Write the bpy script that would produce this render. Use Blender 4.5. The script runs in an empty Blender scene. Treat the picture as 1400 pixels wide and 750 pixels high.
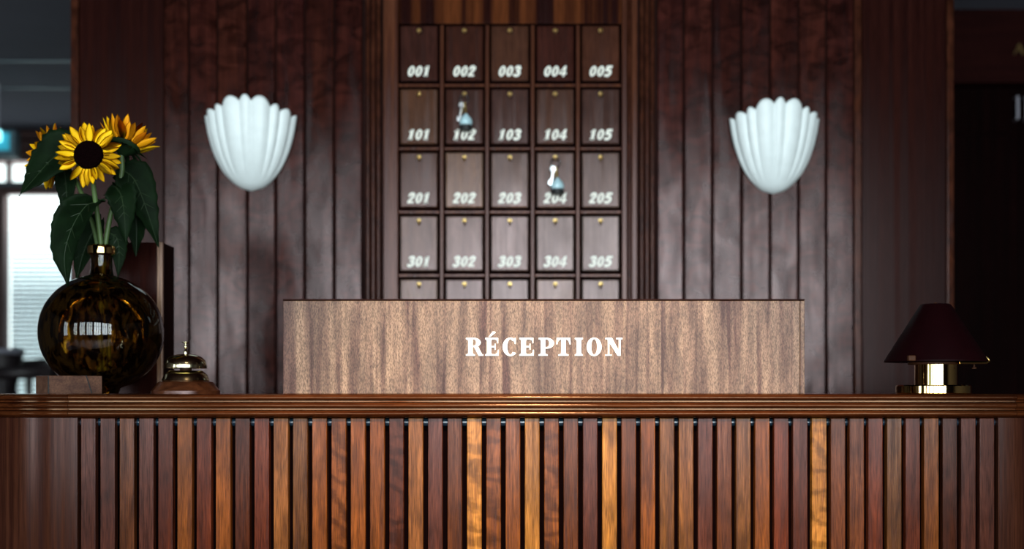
import bpy, bmesh, math, random
from mathutils import Vector, Matrix
random.seed(7)
PI = math.pi
sc = bpy.context.scene
C = sc.collection

# ------------------------------------------------------------------ camera
CAMY, CAMZ, FPX, HOR = -2.6, 1.102, 1678.0, 537.0
cd = bpy.data.cameras.new('camera')
cam = bpy.data.objects.new('camera', cd); C.objects.link(cam)
cam.location = (0, CAMY, CAMZ); cam.rotation_euler = (PI/2, 0, 0)
cd.sensor_width = 36.0; cd.lens = FPX/1400*36.0
cd.shift_y = (HOR-375)/1400.0
cd.clip_start = 0.05; cd.clip_end = 60
cd.dof.use_dof = True; cd.dof.focus_distance = 2.62; cd.dof.aperture_fstop = 1.9
sc.camera = cam
# ------------------------------------------------------------------ world, lights, exposure
wd = bpy.data.worlds.new('world'); sc.world = wd; wd.use_nodes = True
bg = wd.node_tree.nodes['Background']
bg.inputs[0].default_value = (0.55, 0.75, 1.0, 1); bg.inputs[1].default_value = 0.15
WIN_FRONT = [(-3.6, 0.7), (-2.35, 0.9), (-1.2, 0.9), (0.0, 1.1), (1.2, 0.95), (2.2, 0.75)]     # centre x, width
WIN_Z = (0.60, 2.72); FRONT_Y = -4.6
def area(name, loc, rot, sx, sy, power, col):
    l = bpy.data.lights.new(name, 'AREA'); l.shape = 'RECTANGLE'; l.size = sx; l.size_y = sy
    l.energy = power; l.color = col
    o = bpy.data.objects.new(name, l); C.objects.link(o); o.location = loc; o.rotation_euler = rot
    return o
for k, (wx, ww) in enumerate(WIN_FRONT):
    area('window_daylight', (wx, FRONT_Y-0.02, sum(WIN_Z)/2), (PI/2, 0, 0), ww, WIN_Z[1]-WIN_Z[0], (82 if wx > -0.5 else 54)*ww, (0.84, 0.97, 1.0))
for wy in (-3.4,):
    area('window_daylight', (-5.02, wy, sum(WIN_Z)/2), (PI/2, 0, -PI/2), 1.0, WIN_Z[1]-WIN_Z[0], 42, (0.80, 0.95, 1.0))
vs = sc.view_settings
vs.view_transform = 'Standard'; vs.look = 'None'; vs.gamma = 1.0; vs.use_curve_mapping = False
vs.exposure = 0.66
try: sc.display_settings.display_device = 'sRGB'
except Exception: pass
sc.cycles.use_denoising = True
sc.cycles.max_bounces = 10; sc.cycles.transmission_bounces = 8; sc.cycles.transparent_max_bounces = 8
sc.cycles.sample_clamp_indirect = 6.0
sc.cycles.caustics_reflective = False; sc.cycles.caustics_refractive = False

# ------------------------------------------------------------------ helpers
def P(px, py, Y):
    d = (Y-CAMY)/FPX
    return Vector(((px-700)*d, Y, CAMZ+(HOR-py)*d))
def S(Y): return (Y-CAMY)/FPX
W = {}
def wpos(o): return W[o.name] if o is not None else Vector((0, 0, 0))
def link(o, parent, origin):
    C.objects.link(o)
    origin = Vector(origin)
    if parent is not None: o.parent = parent
    o.location = origin - wpos(parent)
    W[o.name] = origin
    return o
def obj(name, bm, m, parent=None, origin=None, smooth=False):
    origin = Vector(origin) if origin is not None else wpos(parent)
    bmesh.ops.translate(bm, verts=bm.verts, vec=-origin)
    me = bpy.data.meshes.new(name); bm.to_mesh(me); bm.free()
    me.materials.append(m)
    if smooth:
        for p in me.polygons: p.use_smooth = True
        if smooth != 'all': me.set_sharp_from_angle(angle=math.radians(38))
    return link(bpy.data.objects.new(name, me), parent, origin)
def piece(name, me, parent, origin, rot=None, color=None, m=None, scale=None):
    o = bpy.data.objects.new(name, me)
    link(o, parent, origin)
    if rot is not None: o.rotation_euler = rot
    if scale is not None: o.scale = scale
    if color is not None: o.color = color
    return o
def mesh_of(name, bm, m, smooth=False):
    me = bpy.data.meshes.new(name); bm.to_mesh(me); bm.free(); me.materials.append(m)
    if smooth:
        for p in me.polygons: p.use_smooth = True
        if smooth != 'all': me.set_sharp_from_angle(angle=math.radians(38))
    return me
def tag(o, label=None, cat=None, group=None, kind=None):
    if label: o['label'] = label
    if cat: o['category'] = cat
    if group: o['group'] = group
    if kind: o['kind'] = kind
    return o
def thing(name, loc, label, cat, group=None):
    o = bpy.data.objects.new(name, None); o.empty_display_size = 0.05
    link(o, None, loc)
    return tag(o, label, cat, group)
def root(name, loc, kind='structure', label=None):
    o = bpy.data.objects.new(name, None); o.empty_display_size = 0.05
    link(o, None, loc); o['kind'] = kind
    if label: o['label'] = label
    return o

def box(x0, x1, y0, y1, z0, z1, bev=0.0, seg=2, bm=None):
    t = bmesh.new()
    bmesh.ops.create_cube(t, size=1.0)
    for v in t.verts:
        v.co = Vector(((x0+x1)/2+v.co.x*(x1-x0), (y0+y1)/2+v.co.y*(y1-y0), (z0+z1)/2+v.co.z*(z1-z0)))
    if bev > 0:
        bmesh.ops.bevel(t, geom=t.edges[:], offset=bev, segments=seg, profile=0.5, affect='EDGES')
    return merge(bm, t)
def merge(bm, t):
    if bm is None: return t
    me = bpy.data.meshes.new('tmp'); t.to_mesh(me); t.free(); bm.from_mesh(me); bpy.data.meshes.remove(me)
    return bm
def lathe(prof, cx, cy, n=48, bm=None, closed=False):
    t = bm or bmesh.new()
    rings = []
    for r, z in prof:
        if r < 1e-6: rings.append([t.verts.new((cx, cy, z))])
        else: rings.append([t.verts.new((cx+r*math.cos(2*PI*k/n), cy+r*math.sin(2*PI*k/n), z)) for k in range(n)])
    prs = list(zip(rings, rings[1:]))
    if closed: prs.append((rings[-1], rings[0]))
    for a, b in prs:
        for k in range(n):
            k2 = (k+1) % n
            if len(a) == 1 and len(b) == 1: continue
            if len(a) == 1: t.faces.new((a[0], b[k2], b[k]))
            elif len(b) == 1: t.faces.new((a[k], a[k2], b[0]))
            else: t.faces.new((a[k], a[k2], b[k2], b[k]))
    bmesh.ops.recalc_face_normals(t, faces=t.faces)
    return t
def tube(pts, rad, n=10, bm=None, cap=True):
    t = bm or bmesh.new()
    pts = [Vector(p) for p in pts]
    rs = rad if isinstance(rad, (list, tuple)) else [rad]*len(pts)
    rings = []; up = None
    for i, p in enumerate(pts):
        d = (pts[min(i+1, len(pts)-1)]-pts[max(i-1, 0)]).normalized()
        if up is None:
            up = Vector((0, 0, 1)) if abs(d.z) < 0.9 else Vector((1, 0, 0))
        a = d.cross(up).normalized(); b = d.cross(a).normalized(); up = a.cross(d)
        rings.append([t.verts.new(p+rs[i]*(math.cos(2*PI*k/n)*a+math.sin(2*PI*k/n)*b)) for k in range(n)])
    fs = []
    for r0, r1 in zip(rings, rings[1:]):
        for k in range(n):
            fs.append(t.faces.new((r0[k], r0[(k+1) % n], r1[(k+1) % n], r1[k])))
    if cap:
        fs.append(t.faces.new(rings[0])); fs.append(t.faces.new(rings[-1]))
    bmesh.ops.recalc_face_normals(t, faces=fs)
    return t
def spline(pts, n=8):
    pts = [Vector(p) for p in pts]; out = []
    q = [2*pts[0]-pts[1]]+pts+[2*pts[-1]-pts[-2]]
    for i in range(1, len(q)-2):
        for k in range(n):
            s = k/n
            out.append(0.5*((2*q[i])+(-q[i-1]+q[i+1])*s+(2*q[i-1]-5*q[i]+4*q[i+1]-q[i+2])*s*s+(-q[i-1]+3*q[i]-3*q[i+1]+q[i+2])*s**3))
    out.append(pts[-1]); return out
def sweep(prof, path, bm=None):
    """prof: closed (outward distance, z); path: (x, y, nx, ny)"""
    t = bm or bmesh.new()
    rings = [[t.verts.new((x+nx*d, y+ny*d, z)) for d, z in prof] for x, y, nx, ny in path]
    n = len(prof); fs = []
    for a, b in zip(rings, rings[1:]):
        for k in range(n):
            fs.append(t.faces.new((a[k], a[(k+1) % n], b[(k+1) % n], b[k])))
    fs.append(t.faces.new(rings[0])); fs.append(t.faces.new(rings[-1]))
    bmesh.ops.recalc_face_normals(t, faces=fs)
    return t
def extrude_poly(bm, poly, y_front, y_back):
    """poly in (x, z); front face at y_front"""
    n = len(poly)
    a = [bm.verts.new((x, y_front, z)) for x, z in poly]
    b = [bm.verts.new((x, y_back, z)) for x, z in poly]
    fs = [bm.faces.new(a), bm.faces.new(b)]
    for k in range(n): fs.append(bm.faces.new((a[k], a[(k+1) % n], b[(k+1) % n], b[k])))
    bmesh.ops.recalc_face_normals(bm, faces=fs)

# ------------------------------------------------------------------ materials
def nt(name):
    m = bpy.data.materials.new(name); m.use_nodes = True
    t = m.node_tree; b = t.nodes['Principled BSDF']
    return m, t, b
def N(t, typ, **kw):
    n = t.nodes.new(typ)
    for k, v in kw.items(): setattr(n, k, v)
    return n
def ramp(t, stops):
    r = N(t, 'ShaderNodeValToRGB'); e = r.color_ramp.elements
    while len(e) < len(stops): e.new(0.5)
    for k, (p, c) in enumerate(stops):
        e[k].position = p; e[k].color = (c[0], c[1], c[2], 1)
    return r
def coords(t, scale, rnd=True):
    tc = N(t, 'ShaderNodeTexCoord'); mp = N(t, 'ShaderNodeMapping')
    mp.inputs['Scale'].default_value = scale
    if rnd:
        oi = N(t, 'ShaderNodeObjectInfo'); mu = N(t, 'ShaderNodeVectorMath', operation='SCALE')
        cv = N(t, 'ShaderNodeCombineXYZ')
        for k, f in enumerate((3.1, 7.7, 13.3)):
            q = N(t, 'ShaderNodeMath', operation='MULTIPLY'); t.links.new(oi.outputs['Random'], q.inputs[0]); q.inputs[1].default_value = f
            t.links.new(q.outputs[0], cv.inputs[k])
        ad = N(t, 'ShaderNodeVectorMath', operation='ADD')
        t.links.new(tc.outputs['Object'], ad.inputs[0]); t.links.new(cv.outputs[0], ad.inputs[1])
        t.links.new(ad.outputs[0], mp.inputs[0]); t.nodes.remove(mu)
    else:
        t.links.new(tc.outputs['Object'], mp.inputs[0])
    return mp
def wood(name, dark, light, grain=(38, 38, 1.6), rough=0.35, spec=0.5, objcol=False, blotch=0.0, blotch_s=(9, 9, 5),
         pores=0.35, pores_s=(420, 420, 16), bump=0.15, coat=0.0, distort=0.6, figure=0.0, lo=0.30, hi=0.70, tint=(1.0, 0.77, 0.77), sheen=0.0, sheen_s=(18, 18, 7)):
    m, t, b = nt(name)
    L = t.links.new
    mp = coords(t, grain)
    n1 = N(t, 'ShaderNodeTexNoise'); n1.inputs['Scale'].default_value = 1.0; n1.inputs['Detail'].default_value = 5
    n1.inputs['Distortion'].default_value = distort; L(mp.outputs[0], n1.inputs['Vector'])
    r1 = ramp(t, [(lo, dark), (hi, light)]); L(n1.outputs[0], r1.inputs[0])
    col = r1.outputs[0]
    mp2 = coords(t, pores_s)
    n2 = N(t, 'ShaderNodeTexNoise'); n2.inputs['Scale'].default_value = 1.0; n2.inputs['Detail'].default_value = 3; L(mp2.outputs[0], n2.inputs['Vector'])
    r2 = ramp(t, [(0.34, (1-pores,)*3), (0.62, (1.08,)*3)]); L(n2.outputs[0], r2.inputs[0])
    mx = N(t, 'ShaderNodeMixRGB', blend_type='MULTIPLY'); mx.inputs[0].default_value = 1; L(col, mx.inputs[1]); L(r2.outputs[0], mx.inputs[2]); col = mx.outputs[0]
    if blotch > 0:
        mp3 = coords(t, blotch_s)
        n3 = N(t, 'ShaderNodeTexNoise'); n3.inputs['Scale'].default_value = 1.0; n3.inputs['Detail'].default_value = 3; n3.inputs['Distortion'].default_value = 1.2; L(mp3.outputs[0], n3.inputs['Vector'])
        r3 = ramp(t, [(0.33, (1-blotch,)*3), (0.66, (1+blotch*0.6,)*3)]); L(n3.outputs[0], r3.inputs[0])
        mx = N(t, 'ShaderNodeMixRGB', blend_type='MULTIPLY'); mx.inputs[0].default_value = 1; L(col, mx.inputs[1]); L(r3.outputs[0], mx.inputs[2]); col = mx.outputs[0]
    if figure > 0:
        mp4 = coords(t, (20, 20, 34))
        w = N(t, 'ShaderNodeTexWave', wave_type='BANDS', bands_direction='DIAGONAL'); w.inputs['Scale'].default_value = 0.35; w.inputs['Distortion'].default_value = 14; w.inputs['Detail'].default_value = 4; w.inputs['Detail Scale'].default_value = 1.1
        L(mp4.outputs[0], w.inputs['Vector'])
        r4 = ramp(t, [(0.1, (1-figure,)*3), (0.8, (1+figure*0.5,)*3)]); L(w.outputs[0], r4.inputs[0])
        mx = N(t, 'ShaderNodeMixRGB', blend_type='MULTIPLY'); mx.inputs[0].default_value = 1; L(col, mx.inputs[1]); L(r4.outputs[0], mx.inputs[2]); col = mx.outputs[0]
    if objcol:
        oi = N(t, 'ShaderNodeObjectInfo')
        mx = N(t, 'ShaderNodeMixRGB', blend_type='MULTIPLY'); mx.inputs[0].default_value = 1; L(col, mx.inputs[1]); L(oi.outputs['Color'], mx.inputs[2]); col = mx.outputs[0]
    # oiled wood: diffuse body under a soft varnish sheen
    df = N(t, 'ShaderNodeBsdfDiffuse'); gl = N(t, 'ShaderNodeBsdfAnisotropic', distribution='BECKMANN')
    L(col, df.inputs['Color']); gl.inputs['Color'].default_value = (*tint, 1)
    rr = N(t, 'ShaderNodeMapRange'); rr.inputs[1].default_value = 0.3; rr.inputs[2].default_value = 0.7; rr.inputs[3].default_value = rough+0.07; rr.inputs[4].default_value = rough-0.04
    L(n1.outputs[0], rr.inputs[0]); L(rr.outputs[0], gl.inputs['Roughness'])
    fr = N(t, 'ShaderNodeFresnel'); fr.inputs['IOR'].default_value = 1.5
    fm = N(t, 'ShaderNodeMath', operation='MULTIPLY'); L(fr.outputs[0], fm.inputs[0]); fm.inputs[1].default_value = spec*2
    fac = fm.outputs[0]
    if sheen > 0:
        mp5 = coords(t, sheen_s)
        n5 = N(t, 'ShaderNodeTexNoise'); n5.inputs['Scale'].default_value = 1.0; n5.inputs['Detail'].default_value = 4; n5.inputs['Distortion'].default_value = 0.8; L(mp5.outputs[0], n5.inputs['Vector'])
        r5 = N(t, 'ShaderNodeMapRange'); r5.inputs[1].default_value = 0.32; r5.inputs[2].default_value = 0.68; r5.inputs[3].default_value = 1-sheen; r5.inputs[4].default_value = 1+sheen
        L(n5.outputs[0], r5.inputs[0])
        f2_ = N(t, 'ShaderNodeMath', operation='MULTIPLY'); L(fac, f2_.inputs[0]); L(r5.outputs[0], f2_.inputs[1]); fac = f2_.outputs[0]
    ms = N(t, 'ShaderNodeMixShader'); L(fac, ms.inputs[0]); L(df.outputs[0], ms.inputs[1]); L(gl.outputs[0], ms.inputs[2])
    L(ms.outputs[0], t.nodes['Material Output'].inputs['Surface']); t.nodes.remove(b)
    if bump:
        bp = N(t, 'ShaderNodeBump'); bp.inputs['Strength'].default_value = bump; bp.inputs['Distance'].default_value = 0.001
        L(n2.outputs[0], bp.inputs['Height']); L(bp.outputs[0], df.inputs['Normal']); L(bp.outputs[0], gl.inputs['Normal'])
    return m
def plain(name, col, rough=0.5, metal=0.0, spec=0.5, mottle=0.12, scale=30, emit=None, es=0.0, bump=0.0):
    m, t, b = nt(name); L = t.links.new
    mp = coords(t, (scale,)*3)
    n = N(t, 'ShaderNodeTexNoise'); n.inputs['Scale'].default_value = 1.0; n.inputs['Detail'].default_value = 4; L(mp.outputs[0], n.inputs['Vector'])
    r = ramp(t, [(0.3, [c*(1-mottle) for c in col]), (0.7, [min(1, c*(1+mottle)) for c in col])]); L(n.outputs[0], r.inputs[0]); L(r.outputs[0], b.inputs['Base Color'])
    b.inputs['Roughness'].default_value = rough; b.inputs['Metallic'].default_value = metal; b.inputs['Specular IOR Level'].default_value = spec
    if emit: b.inputs['Emission Color'].default_value = (*emit, 1); b.inputs['Emission Strength'].default_value = es
    if bump:
        bp = N(t, 'ShaderNodeBump'); bp.inputs['Strength'].default_value = bump; bp.inputs['Distance'].default_value = 0.002
        L(n.outputs[0], bp.inputs['Height']); L(bp.outputs[0], b.inputs['Normal'])
    return m

M = {}
M['plank'] = wood('plank_wood', (0.016, 0.0030, 0.0026), (0.052, 0.0130, 0.0090), grain=(24, 24, 2.2), rough=0.21, spec=0.32, blotch=0.6, blotch_s=(13, 13, 19), objcol=True, sheen=0.38, sheen_s=(15, 15, 6), bump=0.0)
M['veneer'] = wood('veneer_wood', (0.011, 0.0024, 0.0022), (0.030, 0.008, 0.006), grain=(42, 42, 0.5), rough=0.24, spec=0.13, distort=0.3, bump=0.0)
M['edge'] = wood('edge_strip_wood', (0.028, 0.007, 0.004), (0.070, 0.021, 0.011), grain=(24, 24, 8), rough=0.22, spec=0.2, blotch=0.4, blotch_s=(30, 30, 18), bump=0.0)
M['header'] = wood('striped_veneer', (0.014, 0.003, 0.0025), (0.11, 0.030, 0.010), grain=(36, 36, 0.25), rough=0.22, spec=0.2, distort=0.2, lo=0.42, hi=0.62, bump=0.0)
M['cabinet'] = wood('cabinet_wood', (0.040, 0.011, 0.007), (0.120, 0.040, 0.020), grain=(50, 50, 1.2), rough=0.22, spec=0.30, bump=0.0)
M['keypanel'] = wood('key_panel_wood', (0.65, 0.62, 0.6), (1.15, 1.15, 1.15), grain=(60, 60, 2), rough=0.20, spec=0.44, objcol=True, sheen=0.2, blotch=0.2, blotch_s=(20, 20, 12), bump=0.0)
M['slat'] = wood('slat_wood', (0.55, 0.48, 0.42), (1.25, 1.25, 1.2), grain=(110, 110, 4), rough=0.21, spec=0.15, objcol=True, blotch=0.35, blotch_s=(30, 30, 7), pores=0.5, pores_s=(600, 600, 26), bump=0.04)
M['slatfig'] = wood('figured_slat_wood', (0.6, 0.52, 0.45), (1.25, 1.25, 1.2), grain=(90, 90, 7), rough=0.21, spec=0.15, objcol=True, blotch=0.35, blotch_s=(30, 30, 14), pores=0.45, pores_s=(600, 600, 26), figure=0.35, bump=0.04)
M['mould'] = wood('moulding_wood', (0.028, 0.006, 0.002), (0.075, 0.020, 0.006), grain=(3, 60, 60), rough=0.16, spec=0.42, pores_s=(30, 420, 420), tint=(1.0, 0.62, 0.38), bump=0.04)
M['top'] = wood('counter_top_wood', (0.07, 0.02, 0.01), (0.16, 0.05, 0.02), grain=(3, 60, 60), rough=0.28, pores_s=(30, 420, 420), bump=0.04)
M['panel'] = wood('curved_panel_wood', (0.022, 0.006, 0.004), (0.065, 0.020, 0.010), grain=(90, 90, 0.6), rough=0.20, spec=0.22, distort=0.25, bump=0.04)
M['sign'] = wood('sign_wood', (0.062, 0.030, 0.024), (0.215, 0.142, 0.098), grain=(52, 52, 2.0), rough=0.26, spec=0.16, pores=0.62, pores_s=(600, 600, 190), blotch=0.32, blotch_s=(26, 26, 6), bump=0.12, lo=0.34, hi=0.60)  # base colour lightened, puts the bleaching window sheen into the wood
M['block'] = wood('block_wood', (0.06, 0.026, 0.018), (0.16, 0.078, 0.05), grain=(6, 60, 60), rough=0.4, pores_s=(40, 420, 420))
M['boxwood'] = wood('pale_box_wood', (0.12, 0.06, 0.035), (0.34, 0.20, 0.12), grain=(60, 60, 2), rough=0.4)
M['boxdark'] = wood('dark_box_wood', (0.008, 0.0025, 0.002), (0.02, 0.006, 0.0045), grain=(60, 60, 2), rough=0.45, spec=0.03)
M['bellwood'] = wood('bell_base_wood', (0.022, 0.006, 0.003), (0.085, 0.026, 0.010), grain=(20, 60, 60), rough=0.32, pores_s=(60, 420, 420))
M['black'] = plain('shadow_gap_black', (0.003, 0.0012, 0.0014), 0.9, spec=0.0)
M['rail'] = plain('glint_rail_lacquer', (0.01, 0.03, 0.05), 0.18, spec=0.8)  # bluish gloss for the added glint rail behind the slats
M['white'] = plain('white_lettering', (0.93, 0.95, 0.93), 0.45, mottle=0.03)
M['number'] = plain('ivory_numerals', (0.92, 0.90, 0.80), 0.4, mottle=0.03)
M['ceramic'] = plain('white_glazed_plaster', (0.84, 0.90, 0.90), 0.42, mottle=0.03)
M['brass'] = plain('polished_brass', (0.80, 0.54, 0.20), 0.05, metal=1.0, mottle=0.06)
M['bellbrass'] = plain('aged_bell_brass', (0.62, 0.54, 0.34), 0.16, metal=1.0, mottle=0.12, scale=60)
M['hook'] = plain('hook_brass', (0.80, 0.55, 0.20), 0.3, metal=1.0)
M['chrome'] = plain('key_steel', (0.75, 0.78, 0.80), 0.18, metal=1.0)
M['shade'] = plain('burgundy_shade', (0.007, 0.0006, 0.0012), 0.5, spec=0.08)
M['bronze'] = plain('dark_bronze', (0.05, 0.018, 0.008), 0.5, metal=0.0, spec=0.1)
M['fob'] = plain('pale_cyan_enamel', (0.50, 0.72, 0.78), 0.12, spec=0.9)
M['tassel'] = plain('black_rubber', (0.006, 0.005, 0.006), 0.6)
M['petal'] = plain('sunflower_petal', (1.0, 0.56, 0.004), 0.6, spec=0.15, mottle=0.12, scale=40)
M['petalback'] = plain('sunflower_petal_orange', (0.92, 0.34, 0.004), 0.6, spec=0.15, mottle=0.25, scale=40)
M['disc'] = plain('sunflower_seed_disc', (0.003, 0.001, 0.0012), 0.9, spec=0.0, mottle=0.5, scale=400, bump=0.4)
M['leaf'] = plain('sunflower_leaf', (0.0075, 0.020, 0.0065), 0.6, spec=0.10, mottle=0.4, scale=26, bump=0.3)
M['vein'] = plain('leaf_vein', (0.018, 0.034, 0.013), 0.5, spec=0.25)
M['stem'] = plain('sunflower_stem', (0.07, 0.12, 0.035), 0.5, mottle=0.2)
M['ceiling'] = plain('ceiling_paint', (0.17, 0.17, 0.21), 0.8, spec=0.05, mottle=0.05, scale=2)
M['dimwall'] = plain('dim_wall_paint', (0.08, 0.06, 0.055), 0.7, mottle=0.08, scale=3)
M['floor'] = wood('floor_wood', (0.03, 0.010, 0.006), (0.07, 0.025, 0.014), grain=(2, 30, 30), rough=0.4, pores_s=(20, 300, 300))
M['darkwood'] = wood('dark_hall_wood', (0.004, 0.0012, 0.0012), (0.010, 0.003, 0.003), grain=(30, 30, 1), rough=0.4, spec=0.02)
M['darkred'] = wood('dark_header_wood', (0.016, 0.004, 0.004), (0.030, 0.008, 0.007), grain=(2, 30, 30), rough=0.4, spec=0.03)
M['frame'] = wood('window_frame_wood', (0.05, 0.028, 0.025), (0.10, 0.06, 0.055), grain=(30, 30, 2), rough=0.45)
M['beam'] = wood('beam_wood', (0.02, 0.006, 0.005), (0.05, 0.016, 0.012), grain=(2, 30, 30), rough=0.5)
M['daylight'] = plain('bright_daylight_pane', (0.8, 0.9, 0.9), 0.3, mottle=0.05, emit=(0.86, 1.0, 0.99), es=1.25)
M['blind'] = plain('blind_slat', (0.35, 0.45, 0.5), 0.6)
M['cyan'] = plain('cyan_lit_acrylic', (0.05, 0.3, 0.4), 0.3, emit=(0.02, 0.30, 0.42), es=0.55)
M['cyanglow'] = plain('cyan_added_glow', (0.5, 0.9, 1.0), 0.3, emit=(0.35, 0.95, 1.0), es=1.6)  # emission of the added tube, stands in for a brighter patch of glow
M['acrylic'] = plain('grey_blue_acrylic', (0.10, 0.17, 0.20), 0.35)
M['silver'] = plain('brushed_handle_steel', (0.35, 0.33, 0.38), 0.4, metal=0.7)
M['furn'] = plain('dark_furniture_lacquer', (0.02, 0.014, 0.016), 0.5)
M['tabletop'] = plain('grey_table_top', (0.30, 0.30, 0.36), 0.4)

def glass():
    m, t, b = nt('tortoiseshell_glass'); L = t.links.new
    mp = coords(t, (58, 58, 22), rnd=False)
    n = N(t, 'ShaderNodeTexNoise'); n.inputs['Scale'].default_value = 1.0; n.inputs['Detail'].default_value = 2.5; n.inputs['Distortion'].default_value = 0.8; L(mp.outputs[0], n.inputs['Vector'])
    r = ramp(t, [(0.42, (0.020, 0.006, 0.003)), (0.50, (0.34, 0.15, 0.03)), (0.62, (0.78, 0.52, 0.12))]); L(n.outputs[0], r.inputs[0])
    tr = N(t, 'ShaderNodeBsdfTransparent'); L(r.outputs[0], tr.inputs[0])
    gl = N(t, 'ShaderNodeBsdfAnisotropic', distribution='GGX'); gl.inputs['Roughness'].default_value = 0.04
    df = N(t, 'ShaderNodeBsdfDiffuse'); r2 = ramp(t, [(0.42, (0.006, 0.002, 0.001)), (0.62, (0.10, 0.045, 0.008))]); L(n.outputs[0], r2.inputs[0]); L(r2.outputs[0], df.inputs[0])
    m1 = N(t, 'ShaderNodeMixShader'); m1.inputs[0].default_value = 0.10; L(tr.outputs[0], m1.inputs[1]); L(df.outputs[0], m1.inputs[2])
    fr = N(t, 'ShaderNodeFresnel'); fr.inputs[0].default_value = 1.5
    m2 = N(t, 'ShaderNodeMixShader'); L(fr.outputs[0], m2.inputs[0]); L(m1.outputs[0], m2.inputs[1]); L(gl.outputs[0], m2.inputs[2])
    L(m2.outputs[0], t.nodes['Material Output'].inputs['Surface']); t.nodes.remove(b)
    return m
M['glass'] = glass()

# ------------------------------------------------------------------ room shell
CEIL = 2.93; WY_ = 1.56
o = obj('ceiling_lobby', box(-5.2, 5.2, -4.8, WY_-0.002, CEIL, CEIL+0.1), M['darkred'], origin=(0, -2, CEIL)); tag(o, 'dark wooden lobby ceiling', kind='structure')
o = obj('floor', box(-5.2, 5.2, -4.8, 6.2, -0.1, 0.0), M['floor'], origin=(0, 0, 0)); tag(o, 'dark wooden floor of the lobby', kind='structure')
o = obj('ceiling', box(-5.2, 5.2, WY_, 6.2, CEIL, CEIL+0.1), M['ceiling'], origin=(0, 3, CEIL)); tag(o, 'blue grey ceiling of the rooms behind', kind='structure')
cj = o
for row, nm in ((83, 'joint_strip'), (120, 'joint_strip')):
    d = FPX*(CEIL-CAMZ)/(HOR-row); y = CAMY+d
    obj(nm, box(-5.0, -1.2, y-0.006, y+0.006, CEIL-0.006, CEIL+0.001), M['acrylic'], cj)
def wall_with_holes(name, axis, pos, thick, a0, a1, holes, m, z1=CEIL):
    """wall along x ('x') or y ('y') with rectangular holes (a, b, z0, z1); real openings"""
    bm = bmesh.new()
    xs = sorted(set([a0, a1]+[h[0] for h in holes]+[h[1] for h in holes]))
    for u, v in zip(xs, xs[1:]):
        c = (u+v)/2; hs = [h for h in holes if h[0] < c < h[1]]
        segs = [(0, z1)] if not hs else [(0, hs[0][2]), (hs[0][3], z1)]
        for s0, s1 in segs:
            if axis == 'x': box(u, v, pos-thick/2, pos+thick/2, s0, s1, bm=bm)
            else: box(pos-thick/2, pos+thick/2, u, v, s0, s1, bm=bm)
    ctr = ((a0+a1)/2, pos, 0) if axis == 'x' else (pos, (a0+a1)/2, 0)
    o = obj(name, bm, m, origin=ctr); o['kind'] = 'structure'; return o
wall_with_holes('wall_front', 'x', FRONT_Y, 0.12, -5.08, 5.08, [(x-w/2, x+w/2, *WIN_Z) for x, w in WIN_FRONT], M['dimwall'])
wall_with_holes('wall_left', 'y', -5.02, 0.12, -4.66, 6.06, [(-3.9, -2.9, *WIN_Z)], M['dimwall'])
wall_with_holes('wall_right', 'y', 5.02, 0.12, -4.66, 6.06, [], M['dimwall'])
wn = 0
def win_frame(axis, c, pos, w):
    global wn; wn += 1
    f = 0.04; bm = bmesh.new()
    for a, b_, z0, z1 in ((c-w/2, c-w/2+f, *WIN_Z), (c+w/2-f, c+w/2, *WIN_Z), (c-w/2, c+w/2, WIN_Z[0], WIN_Z[0]+f), (c-w/2, c+w/2, WIN_Z[1]-f, WIN_Z[1]), (c-w/2, c+w/2, 2.0, 2.05), (c-w/6-.035, c-w/6+.035, *WIN_Z), (c+w/6-.035, c+w/6+.035, *WIN_Z)):
        if axis == 'x': box(a, b_, pos, pos+0.04, z0, z1, bm=bm)
        else: box(pos, pos+0.04, a, b_, z0, z1, bm=bm)
    o = obj('window_%d' % (wn+1), bm, M['frame'], origin=(c, pos, WIN_Z[0]) if axis == 'x' else (pos, c, WIN_Z[0])); o['kind'] = 'structure'
for x, w in WIN_FRONT: win_frame('x', x, FRONT_Y+0.01, w)
for y in (-3.4,): win_frame('y', y, -5.0, 1.0)

# ---- back partition behind the desk: planks, veneer panels, trims
WY = 1.30; sw = S(WY)
def wx(px): return (px-700)*sw
wb = root('wall_back', (0, WY+0.1, 0), label='dark wood panelled wall behind the reception desk')
obj('backing', box(wx(96), wx(1305), WY+0.010, WY+0.26, 0, CEIL), M['boxdark'], wb)
ZT = CEIL
def plank(px0, px1, name='plank', m='plank', front=WY, gap=1.2, bev=0.004, tint=None):
    x0, x1 = wx(px0+gap), wx(px1-gap)
    o = obj(name, box(x0, x1, front, WY+0.02, 0.0, ZT, bev, 2), M[m], wb, ((x0+x1)/2, front, 1.3))
    f = tint if tint else random.uniform(0.8, 1.2)
    o.color = (f, f*random.uniform(0.94, 1.04), f*random.uniform(0.92, 1.06), 1)
plank(96, 107, 'edge_strip', 'edge', gap=0.2)
plank(107, 223, 'veneer_panel', 'veneer', WY+0.004, 0.4)
for a, b_ in zip([223, 258, 297, 338, 377, 416.5, 457], [258, 297, 338, 377, 416.5, 457, 496]): plank(a, b_)
for a, b_ in zip([898, 935, 974, 1014, 1053, 1092, 1130], [935, 974, 1014, 1053, 1092, 1130, 1168]): plank(a, b_)
plank(1168, 1179, 'edge_strip', 'edge', gap=0.4)
plank(1179, 1295, 'veneer_panel', 'veneer', WY+0.004, 0.4)
plank(1295, 1305, 'edge_strip', 'edge', gap=0.2)
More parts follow.
